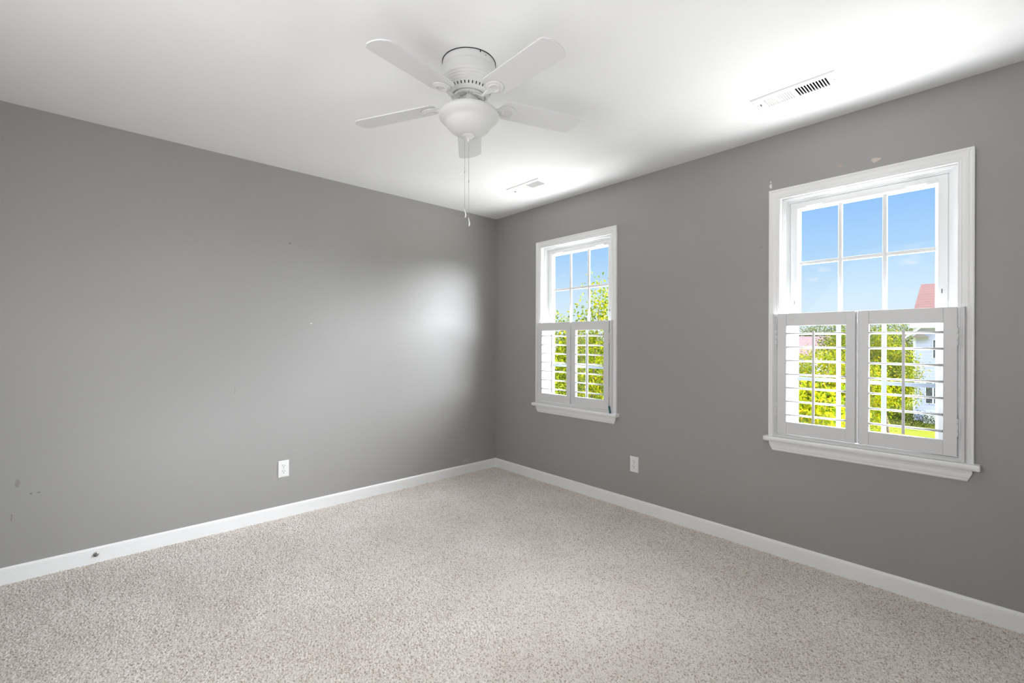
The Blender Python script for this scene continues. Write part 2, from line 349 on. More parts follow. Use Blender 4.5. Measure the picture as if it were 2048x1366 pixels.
# carpeted floor: tufted pile as real relief
def tuft_height(x, y, cell, seed):
    gx, gy = np.floor(x / cell).astype(np.int64), np.floor(y / cell).astype(np.int64)
    best = np.full(x.shape, 9.0); val = np.zeros(x.shape)
    def hsh(a, b, k):
        h = (a * 374761393 + b * 668265263 + k * 974634777 + seed * 83492791) & 0xffffffff
        h = ((h ^ (h >> 13)) * 1274126177) & 0xffffffff
        return ((h ^ (h >> 16)) & 0xffff) / 65535.0
    for dx in (-1, 0, 1):
        for dy in (-1, 0, 1):
            a, b = gx + dx, gy + dy
            px = (a + hsh(a, b, 1)) * cell; py = (b + hsh(a, b, 2)) * cell
            d = np.sqrt((x - px) ** 2 + (y - py) ** 2) / cell
            t = d < best
            best = np.where(t, d, best); val = np.where(t, hsh(a, b, 3), val)
    return best, val
def build_floor():
    st = 0.0026
    xs = np.arange(0, RX + st, st); ys = np.arange(RY, 0 + st, st)
    X, Y = np.meshgrid(xs, ys, indexing='ij')
    # fine pile only where the room can be looked at from near the camera; plain beyond
    side = (X - .98) * (-.43 + 3.17) - (Y + 3.17) * (3.467 - .98)
    near = side > 0.45 * math.hypot(2.74, 2.487)
    keepc = ~(near[:-1, :-1] & near[1:, 1:])
    b, v = tuft_height(X, Y, 0.0062, 3)
    z = (0.0078 * np.clip(1 - b, 0, 1) + 0.005 * (v - .5))
    b2, v2 = tuft_height(X, Y, 0.06, 7); z += 0.0025 * (v2 - .5) * np.clip(1 - b2, 0, 1)
    z = z - 0.005; z[near] = -0.004
    idx = -np.ones(X.shape, np.int64); used = np.zeros(X.shape, bool)
    used[:-1, :-1] |= keepc; used[1:, :-1] |= keepc; used[:-1, 1:] |= keepc; used[1:, 1:] |= keepc
    idx[used] = np.arange(used.sum())
    co_ = np.stack([X[used], Y[used], z[used]], 1)
    i, j = np.nonzero(keepc)
    q = np.stack([idx[i, j], idx[i + 1, j], idx[i + 1, j + 1], idx[i, j + 1]], 1)
    n0 = len(co_)
    slab = np.array([[0, RY, -.02], [RX, RY, -.02], [RX, 0, -.02], [0, 0, -.02]])
    # plain continuation of the carpet behind the camera
    tail = np.array([[0.55, RY, -.005], [RX, RY, -.005], [RX, -.45, -.005]])
    co_ = np.concatenate([co_, slab, tail])
    me = bpy.data.meshes.new('floor'); me.vertices.add(len(co_)); me.vertices.foreach_set('co', co_.ravel())
    nl = len(q) * 4 + 4 + 3
    loops = np.concatenate([q.ravel(), [n0, n0 + 1, n0 + 2, n0 + 3], [n0 + 4, n0 + 5, n0 + 6]]).astype(np.int32)
    me.loops.add(nl); me.loops.foreach_set('vertex_index', loops)
    starts = np.concatenate([np.arange(len(q)) * 4, [len(q) * 4, len(q) * 4 + 4]]).astype(np.int32)
    me.polygons.add(len(starts)); me.polygons.foreach_set('loop_start', starts)
    me.polygons.foreach_set('use_smooth', np.ones(len(starts), bool))
    me.materials.append(M['carpet']); me.update(calc_edges=True); me.validate()
    o = bpy.data.objects.new('floor', me); C.objects.link(o); tag(o, kind='structure')
build_floor()

# baseboards with a beaded top
BP = [(0, -.01), (.0125, -.01), (.0125, .0665), (.0105, .0680), (.0105, .0695), (.0118, .0710), (.0105, .0765), (.0065, .0825), (.003, .0845), (0, .0845)]
mb = MB(); mb.prism(BP, lambda a, b, d: (a, d, b), -.0105, RY, 0); tag(mb.build('baseboard_left', M['trim']), kind='structure')
mb = MB(); mb.prism(BP, lambda a, b, d: (d, -a, b), 0, RX, 0); tag(mb.build('baseboard_right', M['trim']), kind='structure')
mb = MB(); mb.prism(BP, lambda a, b, d: (RX - a, d, b), -.0125, RY, 0); tag(mb.build('baseboard_front', M['trim']), kind='structure')
mb = MB(); mb.prism(BP, lambda a, b, d: (d, RY + a, b), .0125, RX - .0125, 0); tag(mb.build('baseboard_back', M['trim']), kind='structure')

# ------------------------------------------------------------------ windows
CAS = [(0, -.002), (0, .0165), (.003, .0185), (.009, .0185), (.013, .0165), (.016, .0155), (.022, .0160), (.030, .0150), (.037, .0128), (.040, .0112), (.044, .0118),
       (.047, .0108), (.050, .0085), (.0535, .0090), (.0565, .0070), (.0565, -.002)]
def window(name, x0, W):
    x1 = x0 + W
    root = thing(name, (x0, 0, 0.607), kind='structure'); O = root.location.copy()
    B = lambda m, n, mt, bev=0, p=root: m.build(n, mt, p, O, bev)
    m = MB(); m.ring(x0, x1, ZS, ZT, CAS, closed=False); B(m, 'casing', M['trim'])
    # stool with a rounded nose and short horns
    nose = [(-.052, ZS - .007), (-.050, ZS - .002), (-.045, ZS), (.02, ZS), (.02, ZS - .028), (-.042, ZS - .028), (-.047, ZS - .025), (-.0515, ZS - .016)]
    m = MB(); m.prism(nose, lambda a, b, d: (d, a, b), x0 - .018, x1 + .020)
    B(m, 'stool', M['trim'], .004)
    # apron: casing profile laid flat, ends returned
    za = ZS - .028
    m = MB()
    pr = [(0, 0), (.0165, 0), (.0165, -.014), (.0150, -.018), (.0155, -.030), (.0135, -.040), (.0105, -.045), (.011, -.050), (.006, -.057), (0, -.057)]
    def ap(a, b, d):
        inset = .004 + max(0, -b - .018) * .42
        return (x0 + inset if d == 0 else x1 - inset - .002, -a, za + b)
    m.prism(pr, ap, 0, 1); B(m, 'apron', M['trim'])
    # jamb liner and stepped vinyl frame
    jp = [(.050, .006), (.0575, .006), (.0575, -.030), (.066, -.030), (.066, -.036), (.073, -.036), (.073, -.050), (.080, -.050), (.080, -.056), (.088, -.056), (.088, -.064),
          (.096, -.064), (.096, -.132), (.050, -.132)]
    m = MB(); m.ring(x0, x1, ZS - .062, ZT + .010, jp); B(m, 'jamb', M['vinyl'])
    def sash(n, zb, zt, y, ug, mz, u0=.090):
        prof = [(u0, .0), (u0 + .004, .003), (ug - .012, .003), (ug - .006, -.002), (ug - .001, -.009), (ug, -.013), (ug, -.026), (u0, -.026)]
        dz = u0
        m = MB(); m.ring(x0, x1, zb - dz, zt + dz, prof, y0=y); s_ = B(m, n, M['vinyl'])
        gx0, gx1 = x0 + ug, x1 - ug; gz0, gz1 = zb + ug - u0, zt - ug + u0
        m = MB(); m.add([(gx0 - .004, y + .016, gz0 - .004), (gx1 + .004, y + .016, gz0 - .004), (gx1 + .004, y + .016, gz1 + .004), (gx0 - .004, y + .016, gz1 + .004)], [(0, 1, 2, 3)])
        g = m.build('glass_pane', M['glass'], s_, O, fixn=False)
        def bar(a, b, c_, d_, vertical):
            mm = MB(); h = .0095
            e_ = 0 if vertical else .0004
            oct_ = [(-h, .0085), (-h * .8, .007 + e_), (h * .8, .007 + e_), (h, .0085), (h, .0180), (h * .8, .0195 - e_), (-h * .8, .0195 - e_), (-h, .0180)]
            if vertical: mm.prism(oct_, lambda p, q, d: (a + p, y + q, d), c_, d_)
            else: mm.prism(oct_, lambda p, q, d: (d, y + q, a + p), c_, d_)
            mm.build('muntin', M['shaded_grille'] if n == 'lower_sash' else M['vinyl'], s_, O)
        for k in (1, 2): bar(gx0 + (gx1 - gx0) * k / 3, 0, gz0 - .002, gz1 + .002, True)
        bar(mz, 0, gx0 - .002, gx1 + .002, False)
        return s_, gz1
    up, gz = sash('upper_sash', 1.335, 2.039, .062, .138, 1.688)
    lo, _ = sash('lower_sash', .70, 1.385, .036, .134, 1.028)
    # small vinyl pulls on the upper sash rail and latches on its stiles
    for cx in (x0 + W * .245, x0 + W * .755):
        m = MB(); m.box(cx - .038, cx + .038, .052, .062, 2.008, 2.014); m.build('sash_pull', M['vinyl'], up, O, .0015)
    for cx, zz in ((x0 + .112, 1.470), (x1 - .112, 1.488)):
        m = MB(); m.box(cx - .008, cx + .008, .0565, .060, zz - .022, zz + .022); m.box(cx - .002, cx + .002, .0555, .0575, zz - .016, zz + .004, 1)
        m.build('night_latch', [M['vinyl'], M['rubber']], up, O)
    return root
window('window_1', *W1); window('window_2', *W2)

# ------------------------------------------------------------------ plantation shutters
LZ = [1.283 - .0762 * k for k in range(7)]
def shutter(x0, W, label):
    x1 = x0 + W; zt = 1.398; zb = .716
    root = thing('plantation_shutter', (x0 + W / 2, -.02, ZS), label, 'shutter', 'half-height plantation shutters'); O = root.location.copy()
    # three-sided mounting frame fixed on the casing
    fp = [(.028, .014), (.028, .034), (.031, .038), (.036, .038), (.038, .035), (.042, .035), (.044, .031), (.0485, .031), (.0485, .000), (.046, .000), (.046, .014)]
    m = MB(); n = len(fp)
    path = lambda u: [(x0 + u, zt), (x0 + u, ZS + (u - .028)), (x1 - u, ZS + (u - .028)), (x1 - u, zt)]
    vs = [(path(u)[k][0], -d, path(u)[k][1]) for k in range(4) for u, d in fp]
    fs = [(k * n + i, k * n + (i + 1) % n, (k + 1) * n + (i + 1) % n, (k + 1) * n + i) for k in range(3) for i in range(n)]
    fs += [tuple(range(n)), tuple(range(3 * n, 4 * n))]
    m.add(vs, fs); m.build('shutter_frame', M['shutter'], root, O)
    a = x0 + .0525; b = x1 - .0535; mid = (a + b) / 2 + .001
    for side, (pl, pr) in (('L', (a, mid - .0012)), ('R', (mid + .0012, b))):
        yf, yb = -.0385, -.0105
        st = .047
        m = MB()
        bead = lambda xa, xb: [(xa, yb), (xb, yb), (xb, yf), (xa, yf)]
        # two stiles with a stepped meeting edge
        if side == 'L':
            m.box(pl, pl + st, yf, yb, zb, zt); m.box(pr - st, pr - .006, yf, yb, zb, zt); m.box(pr - .006, pr, yf + .009, yb, zb, zt)
        else:
            m.box(pl + .006, pl + st, yf, yb, zb, zt); m.box(pl, pl + .006, yf + .009, yb, zb, zt); m.box(pr - st, pr, yf, yb, zb, zt)
        ol, orr = pl + st, pr - st
        m.box(ol, orr, yf + .001, yb, 1.3275, zt); m.box(ol, orr, yf + .001, yb, zb, .7855)
        pan = m.build('shutter_panel', M['shutter'], root, O, .0018)
        xc = (ol + orr) / 2
        # half-round recess in the top rail for the rod end
        m = MB(); hr = [(.0075 * math.cos(t), .0075 * math.sin(t)) for t in np.linspace(0, math.pi, 13)]
        m.prism([(p, q + 1.335) for p, q in hr] + [(-.0075, 1.3278), (.0075, 1.3278)], lambda p, q, d: (xc + p, d, q), yf - .0010, yf + .002)
        m.build('rod_notch', M['shutter'], pan, O, .001)
        ell = [(.0320 * math.cos(t) , .0055 * math.sin(t)) for t in np.linspace(0, 2 * math.pi, 25)[:-1]]
        tl = math.radians(4.5); ct, sn = math.cos(tl), math.sin(tl)
        first = None
        for k, z in enumerate(LZ):
            if first is None:
                m = MB()
                m.prism([(p * ct - q * sn * 0, q - p * sn) for p, q in ell], lambda p, q, d: (d, -.0245 + p, z + q), ol + .0012, orr - .0012, smooth=True)
                first = m.build('louver', M['shutter'], pan, O)
            else:
                c = first.copy(); C.objects.link(c); c.parent = pan; c.location = first.location + Vector((0, 0, z - LZ[0]))
        m = MB(); m.box(xc - .0058, xc + .0058, -.0675, -.0575, .797, 1.297); 
        m.build('tilt_rod', M['shutter'], pan, O, .002)
        hx = pl - .0018 if side == 'L' else pr + .0018
        for hz in (1.263, .849):
            m = MB()
            for q in range(3):
                z0 = hz - .041 + q * .0275
                m.tube([(hx, yf - .0035, z0), (hx, yf - .0035, z0 + .0268)], .0036, 10)
            s_ = 1 if side == 'R' else -1
            xa, xb = sorted((hx, hx + s_ * .009)); m.box(xa, xb, yf - .0012, yf + .004, hz - .041, hz + .041)
            m.build('hinge', M['shutter'], pan, O)
    return root
shutter(*W1, 'white half-height louvered shutter on the smaller-looking left window near the room corner')
shutter(*W2, 'white half-height louvered shutter on the larger-looking right window, house visible behind slats')

# teal strip of tape on the stool corner of window 1
m = MB(); m.box(-.0075, .0075, -.001, .001, 0, .056)
tp = m.build('tape_strip', M['tape'], None); tp.location = (1.392, -.0465, .6925); tp.rotation_euler = (0.0, math.radians(-10), math.radians(28))
tag(tp, 'small teal strip of tape standing on the left window sill', 'tape')

# ------------------------------------------------------------------ ceiling fan
FX, FY = 1.8424, -1.7255
fan = thing('ceiling_fan', (FX, FY, H), 'white five-blade flush-mount ceiling fan with frosted bowl light', 'ceiling fan')
FO = fan.location.copy()
m = MB()
hp = [(.108, H), (.113, H - .002), (.1135, H - .006), (.1135, H - .028), (.1128, H - .030), (.1145, H - .033), (.1165, H - .040), (.1182, H - .060), (.1188, H - .074), (.1178, H - .083),
      (.1160, H - .0855), (.1130, H - .0865), (.1138, H - .091), (.1118, H - .0955), (.1075, H - .097), (.1082, H - .101), (.1058, H - .1055), (.1018, H - .107), (.1022, H - .111), (.0995, H - .115), (.0960, H - .1165),
      (.0945, H - .1205), (.0865, H - .133), (.0760, H - .143), (.0725, H - .1435), (.0715, H - .141), (.066, H - .137), (.055, H - .1365), (.03, H - .1365)]
m.lathe(hp, FX, FY, 96)
# ring of cooling slots in the lower cone, dark
for k in range(36):
    a = 2 * math.pi * k / 36 + .04
    ca, sa = math.cos(a), math.sin(a)
    rv = Vector((ca, sa, 0)); tv = Vector((-sa, ca, 0))
    p0 = Vector((FX, FY, H - .1225)) + rv * .0942; p1 = Vector((FX, FY, H - .1318)) + rv * .0880
    ax = (p1 - p0).normalized(); nrm = ax.cross(tv).normalized()
    if nrm.dot(rv) < 0: nrm = -nrm
    w = .0022; pts = [(-w, .15), (-w * .6, 0), (w * .6, 0), (w, .15), (w, .85), (w * .6, 1), (-w * .6, 1), (-w, .85)]
    m.add([p0 + (p1 - p0) * t + tv * q + nrm * .0006 for q, t in pts], [tuple(range(8))], 1)
# keyhole notch at the rim, and two rim screws
va = math.atan2(CAM[1] - FY, CAM[0] - FX)
for da, z0, z1, w in ((.42, H - .012, H - .003, .0022), (.66, H - .016, H - .012, .0018)):
    a = va + da; rv = Vector((math.cos(a), math.sin(a), 0)); tv = Vector((-rv.y, rv.x, 0)); c0 = Vector((FX, FY, 0)) + rv * .1142
    m.add([c0 + tv * -w + Vector((0, 0, z0)), c0 + tv * w + Vector((0, 0, z0)), c0 + tv * w + Vector((0, 0, z1)), c0 + tv * -w + Vector((0, 0, z1))], [(0, 1, 2, 3)], 1)
m.build('motor_housing', [M['fan'], M['dark']], fan, FO, fixn=False)
m = MB(); m.lathe([(.1095, H - .0002), (.1155, H - .0002), (.1155, H - .0018), (.1095, H - .0018)], FX, FY, 96); m.build('canopy_gap_shade', M['dark'], fan, FO)  # dark ring painted for the shaded gap between canopy and ceiling
m = MB()
m.lathe([(.030, H - .136), (.064, H - .137), (.066, H - .140), (.066, H - .148), (.062, H - .150), (.044, H - .150), (.030, H - .150)], FX, FY, 64)
for k in range(1):
    a = va; rv = Vector((math.cos(a), math.sin(a), 0)); tv = Vector((-rv.y, rv.x, 0)); c0 = Vector((FX, FY, H - .1504))
    m.add([c0 + rv * .045 - tv * .0006, c0 + rv * .063 - tv * .0006, c0 + rv * .063 + tv * .0006, c0 + rv * .045 + tv * .0006], [(0, 1, 2, 3)], 1)
m.build('flywheel', [M['fan'], M['dark']], fan, FO, fixn=False)
m = MB(); m.lathe([(.030, H - .1405), (.0395, H - .141), (.0405, H - .144), (.0405, H - .202), (.043, H - .204), (.043, H - .211), (.02, H - .211)], FX, FY, 64)
m.build('switch_housing', M['fan'], fan, FO)
# blades, each with its decorative bracket
PITCH, PHI, ZB, TX, TY = -0.1774, -0.0313, 2.2700, 0.0248, 0.0307
def blade_outline():
    L, r0, wt, wr = .536, .147, .0612, .0585
    pts = []
    for t in np.linspace(0, 1, 9): # rounded root
        a = math.pi / 2 + math.pi * t; pts.append((r0 + .030 + .030 * math.cos(a) if abs(math.cos(a)) < 2 else 0, wr * math.sin(a) * (1 if abs(math.sin(a)) > .2 else 1)))
    cr = .022
    for t in np.linspace(0, 1, 7):
        a = -math.pi / 2 + t * math.radians(75); pts.append((L - .012 - cr + cr * math.cos(a), -wt + cr + cr * math.sin(a)))
    for t in np.linspace(-.6, .6, 7): pts.append((L - .012 * (t / .9) ** 2 , t * wt))
    for t in np.linspace(0, 1, 7):
        a = math.radians(15) + t * math.radians(75); pts.append((L - .012 - cr + cr * math.cos(a), wt - cr + cr * math.sin(a)))
    return pts
for k in range(5):
    a = PHI + 2 * math.pi * k / 5; ca, sa = math.cos(a), math.sin(a)
    slope = TX * ca + TY * sa - .0420; cross = -TX * sa + TY * ca
    def place(r, t, h, ca=ca, sa=sa, slope=slope, cross=cross):
        tt = t * math.cos(PITCH) - h * math.sin(PITCH)
        return (FX + r * ca - tt * sa, FY + r * sa + tt * ca, ZB + h * math.cos(PITCH) + t * math.sin(PITCH) + slope * r + cross * tt)
    m = MB(); m.prism(blade_outline(), place, 0, .0055)
    bl = m.build('blade', M['blade'], fan, FO, .0012)
    # bracket: arm curving from the flywheel out to an oval medallion under the blade
    m = MB()
    hz = H - .152 - ZB
    arm = [(.040, hz), (.060, hz - .004), (.082, hz - .016), (.104, hz - .030), (.122, -.009), (.142, -.0065), (.165, -.005)]
    wid = [.020, .018, .013, .010, .011, .016, .020]
    vs = []
    for (r, h), w in zip(arm, wid):
        kk = min(1, max(0, (r - .06) / .07))
        for t, dh in ((-w, .002), (-w * .55, -.004), (w * .55, -.004), (w, .002)):
            P = Vector(place(r, t, h + dh)); Q = Vector((FX + r * ca - t * sa, FY + r * sa + t * ca, ZB + h + dh))
            vs.append(Q.lerp(P, kk))
    n = len(arm); fs = [(i * 4 + q, i * 4 + (q + 1) % 4, (i + 1) * 4 + (q + 1) % 4, (i + 1) * 4 + q) for i in range(n - 1) for q in range(4)] + [(0, 1, 2, 3), ((n - 1) * 4, (n - 1) * 4 + 1, (n - 1) * 4 + 2, (n - 1) * 4 + 3)]
    m.add(vs, fs, 0, True)
    med = [(.0385, -.0002), (.0385, -.0035), (.036, -.0062), (.031, -.0075), (.0275, -.0075), (.0255, -.0105), (.0235, -.0118), (.0205, -.0110), (.0185, -.0072), (.010, -.0066), (0, -.0064)]
    m.lathe(med, 0, 0, 40, sx=1.12, sy=.92, fn=lambda x, y, z: place(.178 + x, y, z))
    m.build('blade_bracket', M['fan'], fan, FO)
# frosted bowl, finial and pull chains
m = MB()
bw = [(.045, 2.2300), (.105, 2.2285), (.1215, 2.2258), (.1285, 2.2210), (.1308, 2.2145), (.1302, 2.2075), (.1270, 2.2005), (.1215, 2.1945), (.1145, 2.1893), (.1080, 2.1848),
      (.1028, 2.1800), (.0992, 2.1745), (.0960, 2.1680), (.0910, 2.1605), (.0830, 2.1520), (.0710, 2.1435), (.0560, 2.1360), (.0400, 2.1308), (.0250, 2.1280), (.0, 2.127)]
m.lathe(bw, FX, FY, 96); m.build('light_bowl', M['frost'], fan, FO)
m = MB(); m.lathe([(.0, 2.130), (.024, 2.1295), (.0265, 2.1275), (.0255, 2.1245), (.021, 2.1225), (.0135, 2.1185), (.0095, 2.1145), (.0072, 2.1135), (.0075, 2.108), (.0070, 2.1035), (.0045, 2.0985), (0, 2.0975)], FX, FY, 40)
fin = m.build('finial', M['fan'], fan, FO)
rgt = Vector((_r.x, _r.y, 0)).normalized(); tow = Vector((CAM[0] - FX, CAM[1] - FY, 0)).normalized()
def chain(p, z0, z1, zc, bend):
    m = MB(); z = z0; i = 0
    while z > z1:
        r = .00125; m.lathe([(0, z + r), (r * .8, z + r * .6), (r, z), (r * .8, z - r * .6), (0, z - r)], p.x, p.y, 6)
        z -= .0031; i += 1
    m.tube([(p.x, p.y, z0), (p.x, p.y, z1 - .004)], .00055, 5)
    m.tube([(p.x, p.y, zc + .004), (p.x, p.y, zc - .004)], .0021, 8)
    ch = m.build('pull_chain', M['chain'], fan, FO, fixn=False)
    m = MB(); q = [(0, 0), (.0012, -.008), (.0034, -.018), (.0046, -.026), (.0034, -.033), (.0008, -.037)]
    m.tube([p + rgt * a * bend + Vector((0, 0, z1 + b)) for a, b in q], [.0012, .0020, .0027, .0032, .0030, .0012], 10)
    m.build('chain_pendant', M['plastic'], ch, FO)
chain(Vector((FX, FY, 0)) - rgt * .0172 + tow * .012, 2.1255, 1.806, 1.966, 1.2)
chain(Vector((FX, FY, 0)), 2.098, 1.772, 1.930, .9)

# ------------------------------------------------------------------ ceiling registers
def vent(cx, cy, label):
    root = thing('ceiling_vent', (cx, cy, H), label, 'vent', 'ceiling air vents'); O = root.location.copy()
    lh, rh = vent_halves(cx); m = MB()
    x0, x1, y0, y1 = cx - VL / 2, cx + VL / 2, cy - VW / 2, cy + VW / 2
    z0 = H - .0065
    # face plate with two openings
    m.cells([x0 + .006, lh[0], lh[1], rh[0], rh[1], x1 - .006], [y0 + .006, cy - VH, cy + VH, y1 - .006], [z0, z0 + .0015], {(1, 1, 0), (3, 1, 0)})
    # sloped rim down from the ceiling
    o_ = [(x0, y0), (x1, y0), (x1, y1), (x0, y1)]; i_ = [(x0 + .006, y0 + .006), (x1 - .006, y0 + .006), (x1 - .006, y1 - .006), (x0 + .006, y1 - .006)]
    vs = [(x, y, H) for x, y in o_] + [(x, y, H - .003) for x, y in o_] + [(x, y, z0) for x, y in i_]
    m.add(vs, [(a + s, (a + 1) % 4 + s, (a + 1) % 4 + s + 4, a + s + 4) for s in (0, 4) for a in range(4)])
    m.build('face_plate', M['vent'], root, O)
    for (xa, xb), sgn, n in ((lh, 1, 12), (rh, -1, 11)):
        m = MB(); stp = (xb - xa) / n
        for k in range(n + 1):
            xk = xa + k * stp; dx = sgn * .0075; t = .0012; lip = stp * .22
            vs = [(xk - lip, cy - VH, z0 + .0004), (xk + lip, cy - VH, z0 + .0004), (xk + t / 2 + dx, cy - VH, z0 + .011), (xk - t / 2 + dx, cy - VH, z0 + .011)]
            vs += [(a, cy + VH, c) for a, b, c in vs]
            m.add(vs, [(0, 1, 2, 3), (7, 6, 5, 4), (0, 4, 5, 1), (1, 5, 6, 2), (2, 6, 7, 3), (3, 7, 4, 0)])
        m.build('louver_bank', M['vent'], root, O)
    m = MB(); bx0, bx1 = cx - .1285, cx + .1405
    vs = [(x, y, z) for z in (H + .0005, H + .09) for x, y in ((bx0, cy - VH), (bx1, cy - VH), (bx1, cy + VH), (bx0, cy + VH))]
    m.add(vs, [(0, 1, 5, 4), (1, 2, 6, 5), (2, 3, 7, 6), (3, 0, 4, 7), (4, 5, 6, 7)]); m.build('duct_boot', M['duct'], root, O, fixn=False)
    for sx in (x0 + .014, x1 - .014):
        m = MB(); m.lathe([(0, z0 - .0016), (.0028, z0 - .0012), (.0036, z0)], sx, cy, 12); m.build('screw', M['metal'], root, O)
    m = MB(); m.box(x0 + .026, x0 + .030, cy - .010, cy + .006, z0 - .006, z0); m.build('damper_lever', M['rubber'], root, O, .001)
vent(*VENTS[0], 'white slotted ceiling vent nearest the large right window')
vent(*VENTS[1], 'white slotted ceiling vent above the small left window by the corner')

# ------------------------------------------------------------------ wall outlets
def outlet(origin, fn, label):
    """fn(a, b, d): a along the wall, b up, d out of the wall -> offset"""
    root = thing('electrical_outlet', origin, label, 'outlet', 'duplex wall outlets'); O = Vector((0, 0, 0))
    g = lambda a, b, d: tuple(fn(a, b, d))
    m = MB(); w, h = .035, .0575
    lo = [(-w, -h), (w, -h), (w, h), (-w, h)]; hi = [(-w + .004, -h + .004), (w - .004, -h + .004), (w - .004, h - .004), (-w + .004, h - .004)]
    vs = [g(a, b, 0) for a, b in lo] + [g(a, b, .003) for a, b in lo] + [g(a, b, .0058) for a, b in hi]
    m.add(vs, [(k + s, (k + 1) % 4 + s, (k + 1) % 4 + s + 4, k + s + 4) for s in (0, 4) for k in range(4)] + [(8, 9, 10, 11)])
    m.build('cover_plate', M['plastic'], root)
    for s in (1, -1):
        m = MB(); cb = s * .0195
        out = [(.0172 * math.cos(t), max(-.0140, min(.0140, .0172 * math.sin(t)))) for t in np.linspace(0, 2 * math.pi, 41)[:-1]]
        m.prism([(a, b + cb) for a, b in out], g, .0050, .0072)
        for a, hh in ((-.0064, .0050), (.0064, .0042)):
            m.add([g(a - .0013, cb + .001 , .0075), g(a + .0013, cb + .001, .0075), g(a + .0013, cb + .001 + 2 * hh, .0075), g(a - .0013, cb + .001 + 2 * hh, .0075)], [(0, 1, 2, 3)], 1)
        m.add([g(.0027 * math.cos(t), cb - .0065 + .0027 * math.sin(t), .0075) for t in np.linspace(0, 2 * math.pi, 13)[:-1]], [tuple(range(12))], 1)
        m.build('receptacle', [M['plastic'], M['dark']], root, fixn=False)
    m = MB(); m.prism([(.0028 * math.cos(t), .0028 * math.sin(t)) for t in np.linspace(0, 2 * math.pi, 13)[:-1]], g, .0055, .0072); m.build('screw', M['metal'], root)
outlet((0, -1.949, .339), lambda a, b, d: (d, a, b), 'white duplex outlet low on the plain left wall')
outlet((1.572, 0, .335), lambda a, b, d: (a, -d, b), 'white duplex outlet low on the wall between the two windows')

# ------------------------------------------------------------------ door stop on the left baseboard
ds = thing('door_stop', (.0125, -2.917, .047), 'small grey metal door stop screwed to the left baseboard', 'door stop')
xr = lambda prof: (lambda mm: mm)(prof)
def axial(prof, n=24):
    m = MB(); m.lathe(prof, 0, 0, n, fn=lambda x, y, z: (z, x, y)); return m
axial([(.0125, 0), (.0130, .001), (.0120, .0035), (.0085, .0050), (0, .0052)]).build('base_plate', M['metal'], ds)
axial([(.0062, .0045), (.0068, .008), (.0064, .013), (.0045, .016), (0, .0168)]).build('stop_tip', M['rubber'], ds)

# ------------------------------------------------------------------ outdoors
G = -2.8
m = MB(); m.add([(-90, .3, G), (90, .3, G), (90, 140, G), (-90, 140, G)], [(0, 1, 2, 3)]); tag(m.build('lawn', M['lawn'], fixn=False), kind='structure')

rng = np.random.default_rng(11)
def leaves(parent, O, blobs, n, size, material, tone=(.1, .95), drop=.35, name='foliage'):
    """blobs: (centre, radii); leaf blades folded along the midrib, set in clusters"""
    vol = np.array([b[1][0] * b[1][1] * b[1][2] for b in blobs]) ** .67; cnt = np.maximum(8, (n * vol / vol.sum()).astype(int))
    P = []; T = []
    for (c, r), k in zip(blobs, cnt):
        nc = max(3, k // 14)
        d = rng.normal(size=(nc, 3)); d /= np.linalg.norm(d, axis=1)[:, None]
        rad = rng.uniform(.35, 1.0, nc) ** .5
        cen = d * rad[:, None]
        w = rng.integers(0, nc, k)
        off = rng.normal(size=(k, 3)) * (1.9 * size / np.array(r))[None, :]
        P.append((cen[w] + off) * np.array(r) + np.array(c))
        ct = rng.uniform(0, 1, nc); T.append(np.clip(tone[0] + (tone[1] - tone[0]) * (ct[w] * .7 + rng.uniform(0, .3, k)), 0, 1))
    P = np.concatenate(P); T = np.concatenate(T); k = len(P)
    ax = rng.normal(size=(k, 3)); ax[:, 2] -= drop; ax /= np.linalg.norm(ax, axis=1)[:, None]
    up = rng.normal(size=(k, 3)) + np.array([0, 0, 1.2]); sd = np.cross(ax, up); sd /= np.linalg.norm(sd, axis=1)[:, None]; nm = np.cross(sd, ax)
    s = (size * rng.uniform(.6, 1.2, k))[:, None]
    v = np.stack([P, P + ax * s * .42 + sd * s * .24 + nm * s * .09, P + ax * s - nm * s * .15, P + ax * s * .42 - sd * s * .24 + nm * s * .09], 1).reshape(-1, 3) - np.array(O)
    b = np.arange(k)[:, None] * 4
    t = np.concatenate([b + np.array([[0, 1, 2]]), b + np.array([[0, 2, 3]])], 1).reshape(-1, 3)
    me = bpy.data.meshes.new(name); me.vertices.add(len(v)); me.vertices.foreach_set('co', v.ravel())
    me.loops.add(len(t) * 3); me.loops.foreach_set('vertex_index', t.ravel().astype(np.int32)); me.polygons.add(len(t)); me.polygons.foreach_set('loop_start', (np.arange(len(t)) * 3).astype(np.int32))
    at = me.attributes.new('tone', 'FLOAT', 'POINT'); at.data.foreach_set('value', np.repeat(T, 4).astype(np.float32))
    me.materials.append(material); me.update(calc_edges=True); me.validate()
    o = bpy.data.objects.new(name, me); C.objects.link(o); o.parent = parent; return o
def plant(name, base, blobs, n, size, material, label, cat, trunk=.08, group=None, **kw):
    root = thing(name, base, label, cat, group); O = root.location.copy()
    top = max(c[2] for c, r in blobs)
    m = MB(); b = Vector(base); cx = np.mean([c[0] for c, r in blobs]); cy = np.mean([c[1] for c, r in blobs])
    fork = Vector((b.x * .6 + cx * .4, b.y * .6 + cy * .4, b.z + (top - b.z) * .42))
    m.tube([b, b.lerp(fork, .5) + Vector((trunk * .4, 0, 0)), fork], [trunk, trunk * .8, trunk * .65], 9)
    for c, r in blobs:
        e = Vector(c) + Vector((0, 0, r[2] * .5)); mid = fork.lerp(e, .5) + Vector((0, 0, .12 * (e - fork).length))
        m.tube([fork, mid, e], [trunk * .5, trunk * .3, trunk * .08], 6)
    m.build('trunk', M['bark'], root, O)
    leaves(root, O, blobs, n, size, material, **kw); return root

